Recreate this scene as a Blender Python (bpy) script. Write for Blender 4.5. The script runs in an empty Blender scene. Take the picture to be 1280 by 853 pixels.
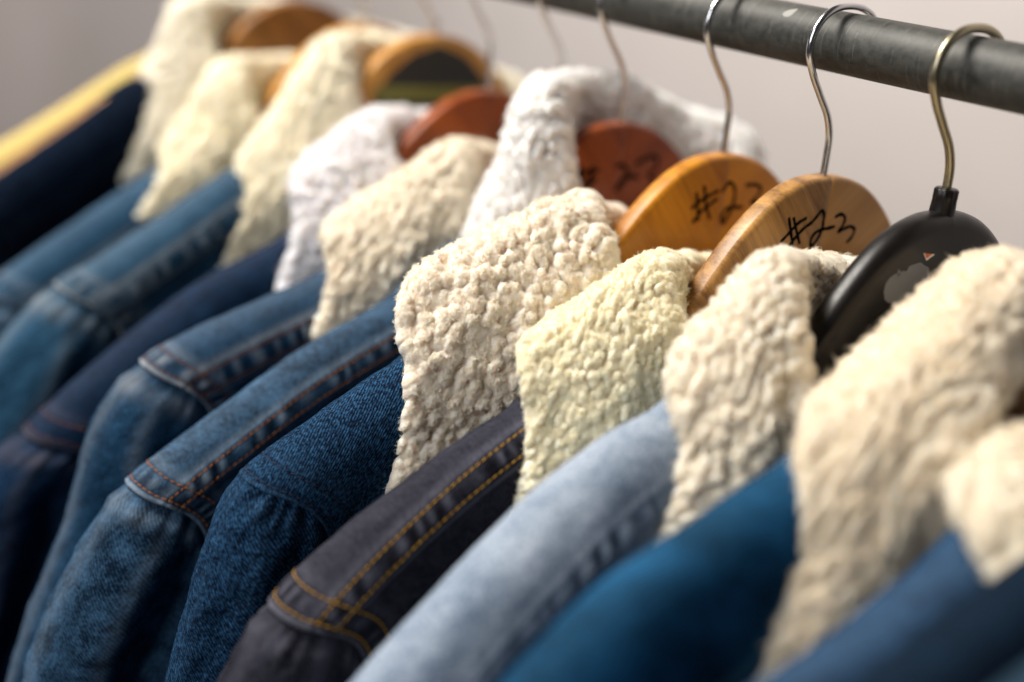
import bpy, math
import numpy as np
from mathutils import Matrix, Vector

# ------------------------------------------------------------------ camera, world, lamps
scene = bpy.context.scene
COL = scene.collection
MM = 0.001

cam_d = bpy.data.cameras.new('camera')
cam = bpy.data.objects.new('camera', cam_d); COL.objects.link(cam)
RIGHT = Vector((-0.58699565, -0.80164265, 0.11315993))
UP = Vector((0.31759093, -0.09943927, 0.94299938))
BACK = Vector((-0.74469598, 0.5894751, 0.31296485))
LOC = Vector((-0.34464082, 0.48922429, 0.04780674))
cam.matrix_world = Matrix(((RIGHT.x, UP.x, BACK.x, LOC.x), (RIGHT.y, UP.y, BACK.y, LOC.y),
                           (RIGHT.z, UP.z, BACK.z, LOC.z), (0, 0, 0, 1)))
cam_d.sensor_fit = 'HORIZONTAL'; cam_d.sensor_width = 36.0
cam_d.lens = 1700.0 / 1280.0 * 36.0
cam_d.clip_start = 0.01; cam_d.clip_end = 100.0
cam_d.dof.use_dof = True
cam_d.dof.focus_distance = 0.588
cam_d.dof.aperture_fstop = 2.2
cam_d.dof.aperture_blades = 0
scene.camera = cam

world = bpy.data.worlds.new('World'); scene.world = world
world.use_nodes = True
bg = world.node_tree.nodes['Background']
bg.inputs['Color'].default_value = (0.80, 0.86, 1.0, 1); bg.inputs['Strength'].default_value = 0.04


def area(name, loc, target, size, power, color):
    d = bpy.data.lights.new(name, 'AREA'); d.shape = 'RECTANGLE'
    d.size, d.size_y = size; d.energy = power; d.color = color
    o = bpy.data.objects.new(name, d); COL.objects.link(o)
    o.location = loc
    o.rotation_euler = (Vector(target) - Vector(loc)).to_track_quat('-Z', 'Y').to_euler()
    return o


area('shop_ceiling_light', (0.95, 0.75, 1.35), (0.15, 0.1, -0.2), (0.85, 0.65), 70, (1.0, 0.945, 0.87))
area('shop_window_light', (-0.1, 2.1, 0.85), (0.2, 0.0, -0.15), (1.2, 1.2), 27, (0.96, 0.975, 1.0))
area('added_wall_fill', (3.1, -0.12, 0.85), (3.1, -0.9, 0.85), (8.5, 0.7), 39, (1.0, 0.96, 0.96))  # unseen fill lamp, added only to brighten the wall
area('added_far_wall_fill', (4.4, 0.6, -0.35), (3.9, -0.9, -0.6), (1.8, 1.0), 14, (1.0, 0.9, 0.84))  # second added fill, out of view, lifts the far left of the wall

vs = scene.view_settings
scene.display_settings.display_device = 'sRGB'
vs.view_transform = 'Standard'; vs.look = 'None'; vs.exposure = 0.0; vs.gamma = 1.0; vs.use_curve_mapping = False
scene.render.engine = 'CYCLES'
scene.cycles.max_bounces = 8
scene.cycles.use_denoising = True


# ------------------------------------------------------------------ numeric helpers
def hermite(xk, yk, x):
    """smooth monotone-ish cubic through knots; yk may have several columns"""
    xk = np.asarray(xk, float); yk = np.asarray(yk, float); x = np.asarray(x, float)
    one = yk.ndim == 1
    if one: yk = yk[:, None]
    h = np.diff(xk); d = np.diff(yk, axis=0) / h[:, None]
    m = np.empty_like(yk)
    m[1:-1] = (d[:-1] * h[1:, None] + d[1:] * h[:-1, None]) / (h[1:] + h[:-1])[:, None]
    m[0] = d[0]; m[-1] = d[-1]
    i = np.clip(np.searchsorted(xk, x, side='right') - 1, 0, len(xk) - 2)
    t = (x - xk[i]) / h[i]
    lin = (t < 0) | (t > 1)
    t_ = t[..., None]; hh = h[i][..., None]
    r = ((1 + 2 * t_) * (1 - t_) ** 2 * yk[i] + t_ * (1 - t_) ** 2 * hh * m[i]
         + t_ ** 2 * (3 - 2 * t_) * yk[i + 1] + t_ ** 2 * (t_ - 1) * hh * m[i + 1])
    if lin.any():
        ext = np.where((t < 0)[..., None], yk[0] + (x - xk[0])[..., None] * m[0], yk[-1] + (x - xk[-1])[..., None] * m[-1])
        r = np.where(lin[..., None], ext, r)
    return r[..., 0] if one else r


def make_noise(seed, n=28, lo=0.5, hi=3.0):
    """smooth 2D noise as a sum of random waves, about -1..1"""
    r = np.random.default_rng(seed)
    k = np.exp(r.uniform(np.log(lo), np.log(hi), n)); th = r.uniform(0, 2 * np.pi, n); ph = r.uniform(0, 2 * np.pi, n)
    am = 1 / k; am /= math.sqrt((am ** 2).sum() / 2)
    def f(a, b):
        out = np.zeros(np.broadcast(a, b).shape)
        for i in range(n):
            out += am[i] * np.sin(2 * np.pi * k[i] * (a * math.cos(th[i]) + b * math.sin(th[i])) + ph[i])
        return out * 0.5
    return f


def smooth(x, a, b):
    t = np.clip((x - a) / (b - a), 0, 1)
    return t * t * (3 - 2 * t)


def unit(v):
    return v / np.maximum(np.linalg.norm(v, axis=-1, keepdims=True), 1e-9)


def grid_quads(nr, nc, off=0, flip=False, wrap=False):
    i = np.arange(nr - 1)[:, None]; nc2 = nc if wrap else nc - 1
    j = np.arange(nc2)[None, :]; j1 = (j + 1) % nc
    q = np.stack([i * nc + j, i * nc + j1, (i + 1) * nc + j1, (i + 1) * nc + j], -1).reshape(-1, 4) + off
    return q[:, ::-1] if flip else q


def np_mesh(name, V, Q, attrs=None, smooth_shade=True, T=None):
    """V in millimetres, Q quads, T triangles"""
    me = bpy.data.meshes.new(name)
    V = np.ascontiguousarray(V, np.float32).reshape(-1, 3) * MM
    Q = np.asarray(Q, np.int32).reshape(-1, 4)
    T = np.zeros((0, 3), np.int32) if T is None else np.asarray(T, np.int32).reshape(-1, 3)
    me.vertices.add(len(V)); me.vertices.foreach_set('co', V.ravel())
    nl = Q.size + T.size; npol = len(Q) + len(T)
    me.loops.add(nl); me.loops.foreach_set('vertex_index', np.concatenate([Q.ravel(), T.ravel()]).astype(np.int32))
    me.polygons.add(npol)
    st = np.concatenate([np.arange(len(Q)) * 4, Q.size + np.arange(len(T)) * 3]).astype(np.int32)
    me.polygons.foreach_set('loop_start', st)
    me.polygons.foreach_set('use_smooth', np.full(npol, smooth_shade))
    me.update(calc_edges=True)
    for k, a in (attrs or {}).items():
        a = np.asarray(a, np.float32)
        if a.ndim == 1:
            at = me.attributes.new(k, 'FLOAT', 'POINT'); at.data.foreach_set('value', a)
        else:
            at = me.attributes.new(k, 'FLOAT_VECTOR', 'POINT'); at.data.foreach_set('vector', a.ravel())
    return me


def add(name, me, mat, parent=None, kind=None):
    o = bpy.data.objects.new(name, me); COL.objects.link(o)
    if mat: me.materials.append(mat)
    if parent: o.parent = parent
    if kind: o['kind'] = kind
    return o


def tag(o, label, cat, group=None):
    o['label'] = label; o['category'] = cat
    if group: o['group'] = group
    return o


def empty(name, loc):
    o = bpy.data.objects.new(name, None); COL.objects.link(o); o.location = loc; o.empty_display_size = 0.02
    return o


def tube(P, r, n=12, closed_ends=True):
    """tube along polyline P (mm); r scalar or array"""
    P = np.asarray(P, float); r = np.broadcast_to(np.asarray(r, float), (len(P),))
    tg = unit(np.gradient(P, axis=0))
    ref = np.tile([1.0, 0, 0], (len(P), 1))
    bad = np.abs((tg * ref).sum(1)) > 0.9; ref[bad] = [0, 0, 1.0]
    b = unit(np.cross(tg, ref)); c = np.cross(tg, b)
    th = np.linspace(0, 2 * np.pi, n, endpoint=False)
    V = P[:, None] + r[:, None, None] * (np.cos(th)[None, :, None] * b[:, None] + np.sin(th)[None, :, None] * c[:, None])
    V = V.reshape(-1, 3); Q = grid_quads(len(P), n, wrap=True); T = None
    if closed_ends:
        k = len(V); V = np.vstack([V, P[0] - tg[0] * r[0] * .5, P[-1] + tg[-1] * r[-1] * .5])
        j = np.arange(n); j1 = (j + 1) % n; e = (len(P) - 1) * n
        T = np.vstack([np.stack([j1, j, np.full(n, k)], 1), np.stack([e + j, e + j1, np.full(n, k + 1)], 1)])
    return V, Q, T


# ------------------------------------------------------------------ materials
def new_mat(name):
    m = bpy.data.materials.new(name); m.use_nodes = True
    nt = m.node_tree; b = nt.nodes['Principled BSDF']
    return m, nt, b


def nd(nt, typ, **kw):
    n = nt.nodes.new(typ)
    for k, v in kw.items(): setattr(n, k, v)
    return n


def math_n(nt, op, a, b=None, c=None, clamp=False):
    n = nd(nt, 'ShaderNodeMath', operation=op); n.use_clamp = clamp
    for i, x in enumerate((a, b, c)):
        if x is None: continue
        if hasattr(x, 'is_linked') or hasattr(x, 'links'): nt.links.new(x, n.inputs[i])
        else: n.inputs[i].default_value = x
    return n.outputs[0]


def mixc(nt, fac, a, b):
    n = nd(nt, 'ShaderNodeMix', data_type='RGBA')
    for s, x in ((n.inputs[0], fac), (n.inputs[6], a), (n.inputs[7], b)):
        if hasattr(x, 'links'): nt.links.new(x, s)
        elif isinstance(x, (tuple, list)): s.default_value = (*x, 1) if len(x) == 3 else x
        else: s.default_value = x
    return n.outputs[2]


def noise_n(nt, vec, scale, detail=3, rough=.55, dist=0.0):
    n = nd(nt, 'ShaderNodeTexNoise'); nt.links.new(vec, n.inputs['Vector'])
    n.inputs['Scale'].default_value = scale; n.inputs['Detail'].default_value = detail
    n.inputs['Roughness'].default_value = rough; n.inputs['Distortion'].default_value = dist
    return n.outputs['Fac']


def mapping(nt, vec, scale=(1, 1, 1), rot=(0, 0, 0), loc=(0, 0, 0)):
    n = nd(nt, 'ShaderNodeMapping'); nt.links.new(vec, n.inputs[0])
    n.inputs['Scale'].default_value = scale; n.inputs['Rotation'].default_value = rot; n.inputs['Location'].default_value = loc
    return n.outputs[0]


def srgb(*c):
    return tuple(((x / 255) / 12.92 if x / 255 <= .04045 else ((x / 255 + .055) / 1.055) ** 2.4) for x in c)


def denim(name, dark, light, worn, fleck=.5, mottle=.3, base=.25, wear=1.0, mottle_scale=90, seed=0, deep=.8):
    """dark warp colour, light weft colour; cloth coordinates come from attribute st (metres)"""
    m, nt, b = new_mat(name)
    at = nd(nt, 'ShaderNodeAttribute', attribute_name='st').outputs['Vector']
    fd = nd(nt, 'ShaderNodeAttribute', attribute_name='fade').outputs['Fac']
    st = mapping(nt, at, loc=(seed * .37, seed * .21, 0))
    tw = mapping(nt, st, rot=(0, 0, math.radians(38)))
    # twill ribs: bands about 1.1 mm apart, broken up by noise
    wv = nd(nt, 'ShaderNodeTexWave', wave_type='BANDS', bands_direction='X', wave_profile='SIN')
    nt.links.new(tw, wv.inputs['Vector']); wv.inputs['Scale'].default_value = 300
    wv.inputs['Distortion'].default_value = 2.2; wv.inputs['Detail'].default_value = 2; wv.inputs['Detail Scale'].default_value = 1.5
    tx = mapping(nt, tw, scale=(1, .45, 1))
    fl = noise_n(nt, tx, 1150, 2, .6)
    fl2 = noise_n(nt, mapping(nt, st, scale=(1, .25, 1)), 650, 3, .7)
    mo = noise_n(nt, st, mottle_scale, 5, .68)
    mo2 = noise_n(nt, st, 14, 3, .5)
    f = math_n(nt, 'MULTIPLY_ADD', math_n(nt, 'SUBTRACT', fl, .5), 2.6 * fleck, base)
    f = math_n(nt, 'MULTIPLY_ADD', math_n(nt, 'SUBTRACT', fl2, .5), 1.1 * fleck, f)
    f = math_n(nt, 'MULTIPLY_ADD', math_n(nt, 'SUBTRACT', wv.outputs['Fac'], .5), .45 * fleck, f)
    f = math_n(nt, 'MULTIPLY_ADD', math_n(nt, 'SUBTRACT', mo, .5), 3.2 * mottle, f)
    f = math_n(nt, 'MULTIPLY_ADD', math_n(nt, 'SUBTRACT', mo2, .5), 1.2 * mottle, f, clamp=True)
    c = mixc(nt, f, dark, light)
    wf = math_n(nt, 'MULTIPLY', fd, math_n(nt, 'MULTIPLY_ADD', fl2, 1.3, .25), clamp=True)
    wf = math_n(nt, 'MULTIPLY', wf, wear, clamp=True)
    c = mixc(nt, wf, c, worn)
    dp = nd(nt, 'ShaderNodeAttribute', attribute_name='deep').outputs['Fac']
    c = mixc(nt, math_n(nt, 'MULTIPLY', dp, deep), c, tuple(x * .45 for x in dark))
    nt.links.new(c, b.inputs['Base Color'])
    b.inputs['Roughness'].default_value = .92
    b.inputs['Specular IOR Level'].default_value = .06
    hgt = math_n(nt, 'MULTIPLY_ADD', fl, .8, wv.outputs['Fac'])
    bp = nd(nt, 'ShaderNodeBump'); bp.inputs['Strength'].default_value = .55; bp.inputs['Distance'].default_value = .00035
    nt.links.new(hgt, bp.inputs['Height'])
    bp2 = nd(nt, 'ShaderNodeBump'); bp2.inputs['Strength'].default_value = .35; bp2.inputs['Distance'].default_value = .0012
    nt.links.new(noise_n(nt, st, 160, 3, .6), bp2.inputs['Height']); nt.links.new(bp.outputs[0], bp2.inputs['Normal'])
    nt.links.new(bp2.outputs[0], b.inputs['Normal'])
    return m


def fleece_mat(name, col, col2):
    m, nt, b = new_mat(name)
    tc = nd(nt, 'ShaderNodeTexCoord').outputs['Object']
    n1 = noise_n(nt, tc, 130, 3, .6); n2 = noise_n(nt, tc, 1100, 4, .75)
    c = mixc(nt, math_n(nt, 'MULTIPLY_ADD', math_n(nt, 'SUBTRACT', n1, .5), 2.0, .45, clamp=True), col, col2)
    nt.links.new(c, b.inputs['Base Color'])
    b.inputs['Roughness'].default_value = 1.0; b.inputs['Specular IOR Level'].default_value = .1
    b.inputs['Subsurface Weight'].default_value = .9
    b.inputs['Subsurface Radius'].default_value = (1.0, .8, .6); b.inputs['Subsurface Scale'].default_value = .0042
    bp = nd(nt, 'ShaderNodeBump'); bp.inputs['Strength'].default_value = .9; bp.inputs['Distance'].default_value = .0011
    nt.links.new(n2, bp.inputs['Height']); nt.links.new(bp.outputs[0], b.inputs['Normal'])
    return m


def fibre_mat(name, col):
    m, nt, b = new_mat(name)
    out = nt.nodes['Material Output']
    d = nd(nt, 'ShaderNodeBsdfDiffuse'); t = nd(nt, 'ShaderNodeBsdfTranslucent'); mx = nd(nt, 'ShaderNodeMixShader')
    for s in (d, t): s.inputs['Color'].default_value = (*col, 1)
    mx.inputs[0].default_value = .5
    nt.links.new(d.outputs[0], mx.inputs[1]); nt.links.new(t.outputs[0], mx.inputs[2]); nt.links.new(mx.outputs[0], out.inputs[0])
    nt.nodes.remove(b)
    return m


def wood(name, light, dark, rough=.42, scale=1.0, tilt=0.6, coat=.22, contrast=1.0):
    m, nt, b = new_mat(name)
    tc = nd(nt, 'ShaderNodeTexCoord').outputs['Object']
    mp = mapping(nt, tc, rot=(tilt, 0, 0))
    g1 = noise_n(nt, mapping(nt, mp, scale=(60 * scale, 9 * scale, 95 * scale)), 1.0, 5, .6, .6)
    g2 = noise_n(nt, mapping(nt, mp, scale=(500, 30, 900)), 1.0, 3, .6, .2)
    f = math_n(nt, 'MULTIPLY_ADD', math_n(nt, 'SUBTRACT', g1, .5), 2.6 * contrast, .5)
    f = math_n(nt, 'MULTIPLY_ADD', math_n(nt, 'SUBTRACT', g2, .5), 1.0 * contrast, f, clamp=True)
    nt.links.new(mixc(nt, f, dark, light), b.inputs['Base Color'])
    rr = math_n(nt, 'MULTIPLY_ADD', g2, .25, rough - .1)
    nt.links.new(rr, b.inputs['Roughness'])
    b.inputs['Specular IOR Level'].default_value = .2
    b.inputs['Coat Weight'].default_value = coat; b.inputs['Coat Roughness'].default_value = .25
    bp = nd(nt, 'ShaderNodeBump'); bp.inputs['Strength'].default_value = .15; bp.inputs['Distance'].default_value = .0003
    nt.links.new(g2, bp.inputs['Height']); nt.links.new(bp.outputs[0], b.inputs['Normal'])
    return m


def plain(name, col, rough=.5, metal=0.0, spec=.5, coat=0.0):
    m, nt, b = new_mat(name)
    tc = nd(nt, 'ShaderNodeTexCoord').outputs['Object']
    n1 = noise_n(nt, tc, 400, 4, .6)
    lo = tuple(x * .88 for x in col); hi = tuple(min(1, x * 1.1) for x in col)
    nt.links.new(mixc(nt, n1, lo, hi), b.inputs['Base Color'])
    nt.links.new(math_n(nt, 'MULTIPLY_ADD', n1, .2, rough - .1), b.inputs['Roughness'])
    b.inputs['Metallic'].default_value = metal; b.inputs['Specular IOR Level'].default_value = spec
    b.inputs['Coat Weight'].default_value = coat
    return m


def pipe_mat():
    m, nt, b = new_mat('galvanised_pipe')
    tc = nd(nt, 'ShaderNodeTexCoord').outputs['Object']
    n1 = noise_n(nt, mapping(nt, tc, scale=(.35, 1, 1)), 60, 5, .65)
    n2 = noise_n(nt, mapping(nt, tc, scale=(1, 1, 1)), 220, 5, .7)
    n3 = noise_n(nt, mapping(nt, tc, scale=(1, .1, .1)), 500, 4, .7)
    f = math_n(nt, 'MULTIPLY_ADD', math_n(nt, 'SUBTRACT', n1, .5), 1.6, .5)
    f = math_n(nt, 'MULTIPLY_ADD', math_n(nt, 'SUBTRACT', n2, .5), 2.0, f, clamp=True)
    c = mixc(nt, f, (.012, .012, .0105), (.07, .07, .062))
    c = mixc(nt, math_n(nt, 'MULTIPLY', math_n(nt, 'GREATER_THAN', n3, .60), math_n(nt, 'MULTIPLY', n1, .8)), c, (.12, .118, .105))
    sp = math_n(nt, 'GREATER_THAN', n2, .63)
    c = mixc(nt, math_n(nt, 'MULTIPLY', sp, .65), c, (.05, .035, .025))
    nt.links.new(c, b.inputs['Base Color'])
    b.inputs['Metallic'].default_value = .25
    r = math_n(nt, 'MULTIPLY_ADD', n2, .25, .38)
    nt.links.new(math_n(nt, 'MULTIPLY_ADD', n3, .12, r), b.inputs['Roughness'])
    bp = nd(nt, 'ShaderNodeBump'); bp.inputs['Strength'].default_value = .25; bp.inputs['Distance'].default_value = .0004
    nt.links.new(math_n(nt, 'ADD', n2, n3), bp.inputs['Height']); nt.links.new(bp.outputs[0], b.inputs['Normal'])
    return m


def wall_mat():
    m, nt, b = new_mat('painted_plaster')
    tc = nd(nt, 'ShaderNodeTexCoord').outputs['Object']
    n1 = noise_n(nt, tc, 1.6, 4, .6); n2 = noise_n(nt, tc, 90, 4, .6)
    c = mixc(nt, math_n(nt, 'MULTIPLY_ADD', math_n(nt, 'SUBTRACT', n1, .5), 1.8, .5, clamp=True), (.45, .405, .375), (.56, .515, .50))
    nt.links.new(c, b.inputs['Base Color']); b.inputs['Roughness'].default_value = .85
    bp = nd(nt, 'ShaderNodeBump'); bp.inputs['Strength'].default_value = .3; bp.inputs['Distance'].default_value = .001
    nt.links.new(n2, bp.inputs['Height']); nt.links.new(bp.outputs[0], b.inputs['Normal'])
    return m


# ------------------------------------------------------------------ the setting and the rail
WALL_Y = -900.0
wl = add('wall', np_mesh('wall', [(-3000, WALL_Y, -1900), (7000, WALL_Y, -1900), (7000, WALL_Y, 1900), (-3000, WALL_Y, 1900)], [[3, 2, 1, 0]]), wall_mat())
wl['kind'] = 'structure'; wl['label'] = 'plain pinkish grey painted wall behind the rail'

ROD = 13.5
xs = np.linspace(-420, 1500, 60)
V, Q, T = tube(np.stack([xs, xs * 0, xs * 0], 1), ROD, 72)
rail = add('clothes_rail', np_mesh('clothes_rail', V, Q, T=T), pipe_mat())
tag(rail, 'scuffed dark grey metal pipe rail that all the hangers hook over', 'clothes rail')
# dried paint fleck on the pipe
th = np.linspace(0, 2 * np.pi, 14, endpoint=False)
fx = 88 + 2.9 * np.cos(th) + .7 * np.cos(2 * th); fa = .80 + .19 * np.sin(th) - .10 * np.cos(th)
ring = np.stack([fx, (ROD + .05) * np.cos(fa), (ROD + .05) * np.sin(fa)], 1)
cen = np.array([[88, (ROD + .28) * math.cos(.8), (ROD + .28) * math.sin(.8)]])
j = np.arange(14)
add('paint_fleck', np_mesh('paint_fleck', np.vstack([ring, cen]), [], T=np.stack([j, (j + 1) % 14, np.full(14, 14)], 1)),
    plain('dried_paint', (.30, .29, .265), .75), rail)

# ------------------------------------------------------------------ hangers
CHROME = plain('chrome_wire', (.58, .57, .58), .22, 1.0)
BRASS = plain('tarnished_brass_wire', (.36, .32, .22), .34, 1.0)
INK = plain('marker_ink', (.002, .002, .0025), .85, 0, .05)

HOOK = [(0, -34, 1), (1.0, -39.5, 0), (4.0, -33.5, 0), (12.5, -22.5, 0), (20.5, -12.0, 0), (24.2, -4.5, 0), (23.8, 3.2, 0),
        (19.5, 10.2, 0), (12.0, 14.9, 0), (4.0, 16.4, 0), (-5.0, 15.9, 0), (-13.0, 12.6, 0), (-18.5, 6.6, 0), (-20.8, -1.0, 0)]


def hook_path(ztop, sc=1.0):
    k = [(0, ztop - 12), (0, ztop - 2), (0.2, max(ztop + 8, -52)), (1.2, -40.5)] + [(a, b) for a, b, f in HOOK[2:]]
    k = np.array(k, float); s = np.concatenate([[0], np.cumsum(np.linalg.norm(np.diff(k, axis=0), axis=1))])
    t = np.linspace(0, s[-1], 120)
    p = hermite(s, k, t)
    return np.stack([np.zeros(120), p[:, 0], p[:, 1]], 1)


def arm_mesh(side, ztop, ridge_z, y_end, thick=12.0, rr=3.2, joint=True):
    """one half of a hanger: from the centre joint out to the shoulder end (mm, local)"""
    d = ztop + 60
    topk = [(0, -60 + d), (14, -61.5 + d), (28, -66.5 + d), (42, -76 + d), (56, -90 + d * .9), (70, -107.5 + d * .7), (82, -122 + d * .4)]
    topk += [(105, ridge_z(105) - 8), (125, ridge_z(125) - 8)]
    topk = np.array(topk)
    hk = np.array([(0, 50), (15, 52), (40, 55), (65, 52), (95, 42), (140, 34), (200, 30), (y_end, 16)], float)
    y = np.concatenate([np.linspace(.12 if joint else 0, 90, 46), np.linspace(92, y_end, 40)])
    zt = hermite(topk[:, 0], topk[:, 1], np.minimum(y, 125)); zr_ = np.array([ridge_z(q) for q in y]) - 8
    k_ = smooth(y, 95, 122); zt = zt * (1 - k_) + zr_ * k_ - 6 * smooth(y, y_end - 12, y_end); H = hermite(hk[:, 0], hk[:, 1], y)
    zb = zt - H + 0
    # ring: rounded rectangle in (x, z)
    n = 7; ring = []
    a = thick / 2
    for (cx, cz, a0) in ((1, 1, 0), (-1, 1, 90), (-1, -1, 180), (1, -1, 270)):
        for q in np.linspace(0, 90, n):
            ring.append((cx, cz, math.cos(math.radians(a0 + q)), math.sin(math.radians(a0 + q))))
    ring = np.array(ring)
    V = np.zeros((len(y), len(ring), 3))
    r_ = np.minimum(rr, H / 2 - .5)
    # the rounding on a sloping top is stretched so that it stays as wide square to the edge
    sl = np.sqrt(1 + np.gradient(zt, y) ** 2)
    for i in range(len(y)):
        rx = min(a - .3, r_[i]); rz = min(r_[i] * sl[i], H[i] / 2 - .5)
        x = ring[:, 0] * (a - rx) + rx * ring[:, 2]
        cz = (zt[i] + zb[i]) / 2; h = H[i] / 2
        z = cz + ring[:, 1] * (h - rz) + rz * ring[:, 3]
        V[i, :, 0] = x; V[i, :, 1] = side * y[i]; V[i, :, 2] = z
    nr, nc = V.shape[:2]
    Qd = grid_quads(nr, nc, flip=side > 0, wrap=True)
    V = V.reshape(-1, 3)
    k = len(V); V = np.vstack([V, V[:nc].mean(0), V[-nc:].mean(0)])
    jj = np.arange(nc); j1 = (jj + 1) % nc; e = (nr - 1) * nc
    T = np.vstack([np.stack([jj, j1, np.full(nc, k)], 1), np.stack([e + j1, e + jj, np.full(nc, k + 1)], 1)])
    if side < 0: T = T[:, ::-1]
    if not joint: T = T[nc:]
    return np_mesh('arm', V, Qd, T=T)


def ribbon(strokes, x, width=1.25):
    """ink strokes as thin flat ribbons on the plane X = x (mm)"""
    Vs, Qs = [], []; off = 0
    for s in strokes:
        s = np.array(s, float); L = np.concatenate([[0], np.cumsum(np.linalg.norm(np.diff(s, axis=0), axis=1))])
        t = np.linspace(0, L[-1], max(8, int(L[-1] / .5))); p = hermite(L, s, t)
        tg = unit(np.gradient(p, axis=0)); nn = np.stack([-tg[:, 1], tg[:, 0]], 1)
        w = width / 2 * (1 + .12 * np.sin(t * 1.1 + L[-1])); w[0] *= .55; w[-1] *= .55
        a = p + nn * w[:, None]; b_ = p - nn * w[:, None]
        v = np.stack([np.stack([np.full(len(t), x), q[:, 0], q[:, 1]], 1) for q in (a, p, b_)], 1)
        v[:, 1, 0] -= .06
        Vs.append(v.reshape(-1, 3)); Qs.append(grid_quads(len(t), 3, off)); off += len(t) * 3
    return np_mesh('ink', np.vstack(Vs), np.vstack(Qs))


N5 = [[(25.3, -76.5), (21.4, -85.2), (18.5, -92.1)], [(22.2, -76.6), (18.3, -83.6), (14.7, -89.7)], [(27.9, -88.1), (22.6, -83.3), (18.6, -79.8), (13.0, -77.3)], [(23.2, -92.1), (18.7, -86.6), (13.6, -82.1), (8.6, -79.5)], [(9.1, -79.9), (6.1, -76.7), (3.6, -74.4), (1.7, -76.0), (1.2, -79.6), (1.2, -83.2), (2.9, -87.5), (6.8, -90.9), (7.6, -89.0), (6.3, -85.6), (2.0, -83.6), (-2.7, -83.1), (-7.7, -82.4)], [(-6.2, -78.2), (-8.2, -77.2), (-11.8, -77.1), (-13.7, -79.0), (-13.2, -81.7), (-10.8, -85.1), (-14.8, -83.8), (-19.2, -83.1), (-22.1, -84.8), (-21.3, -88.0), (-17.8, -91.0)]]
N6 = [[(20.7, -80.6), (18.2, -87.9), (16.2, -95.6)], [(16.0, -77.5), (13.2, -85.8), (8.3, -95.0)], [(22.4, -88.9), (17.4, -85.6), (11.6, -82.8), (5.1, -80.4)], [(20.2, -96.3), (14.5, -90.0), (9.4, -86.9), (5.2, -84.2)], [(3.3, -81.2), (0.9, -78.7), (-1.2, -76.6), (-5.6, -79.8), (-6.6, -84.2), (-5.6, -89.9), (-3.4, -94.6), (-1.1, -97.4), (0.3, -94.4), (-1.7, -90.2), (-6.2, -89.4), (-13.9, -89.8)], [(-12.9, -78.4), (-20.3, -78.4), (-24.6, -80.5), (-23.1, -84.3), (-19.1, -87.6), (-24.8, -88.3), (-27.2, -92.8), (-23.4, -96.5)]]
N7 = [[(28.4, -85.7), (27.7, -91.7), (28.2, -98.8)], [(21.0, -85.8), (20.7, -92.9), (22.1, -100.0)], [(32.6, -91.6), (25.9, -89.2), (15.7, -88.0)], [(32.9, -97.1), (25.6, -94.8), (16.2, -93.1)], [(4.1, -86.8), (0.3, -85.3), (-4.5, -89.6), (-3.2, -93.7), (1.8, -99.2), (-0.2, -95.6), (-6.3, -92.2), (-14.0, -92.9)], [(-9.8, -85.6), (-15.4, -82.6), (-25.1, -82.2), (-26.0, -87.0), (-20.7, -92.1), (-25.4, -94.3), (-25.2, -100.7)]]
PATCH = [[(35.5, -92.3), (34.9, -88.1), (31.8, -85.7), (25.9, -84.0), (23.0, -84.7), (21.9, -82.2), (14.9, -81.1), (8.6, -84.0), (6.4, -88.6), (8.0, -95.0), (20.7, -101.0), (33.6, -96.3)], [(17.3, -74.8), (9.4, -75.8), (14.2, -78.2)], [(31.9, -80.6), (30.3, -81.6), (30.3, -84.0), (31.9, -83.2)]]

HG = 'coat hangers along the rail'


def hanger(X, label, mats, ridge_z, y_end, ztop=-60, strokes=None, ink_w=1.25, thick=12.0, rr=3.2, hookmat=None, wire=1.65, black=False, dy=0.0):
    root = empty('coat_hanger', (X * MM, dy * MM, 0))
    tag(root, label, 'hanger', HG)
    nm = 'moulded_arm' if black else 'wooden_arm'
    for s, m in ((1, mats[0]), (-1, mats[1])):
        add(nm, arm_mesh(s, ztop, ridge_z, y_end, thick, rr, not black), m, root)
    p = hook_path(ztop)
    V, Q, T = tube(p, wire, 14)
    hk = add('hook', np_mesh('hook', V, Q, T=T), hookmat or CHROME, root)
    if black:
        # ball tip and ferrule
        u, v = np.meshgrid(np.linspace(0, np.pi, 14), np.linspace(0, 2 * np.pi, 20))
        e = p[-1]
        S = np.stack([e[0] + 2.6 * np.sin(u) * np.cos(v), e[1] + 2.6 * np.sin(u) * np.sin(v), e[2] + 2.6 * np.cos(u)], -1)
        add('ball_tip', np_mesh('ball_tip', S.reshape(-1, 3), grid_quads(20, 14)), hookmat, hk)
        n = 40; a = np.linspace(0, 2 * np.pi, n, endpoint=False)
        prof = [(5.6, ztop - 4), (5.3, ztop + 1), (4.9, ztop + 4.5), (5.0, ztop + 5), (5.0, ztop + 8.6), (4.4, ztop + 9.4), (1.5, ztop + 9.4)]
        rows = []
        for i, (r, z) in enumerate(prof):
            rib = .22 * np.sign(np.sin(a * 10)) if 2 <= i <= 4 else 0 * a
            rows.append(np.stack([(r + rib) * np.cos(a), (r + rib) * np.sin(a), np.full(n, z)], 1))
        add('ferrule', np_mesh('ferrule', np.vstack(rows), grid_quads(len(prof), n, wrap=True)), mats[0], root)
    if strokes:
        add('handwritten_number', ribbon(strokes, -thick / 2 - .08, ink_w), INK, root)
    return root


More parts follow.
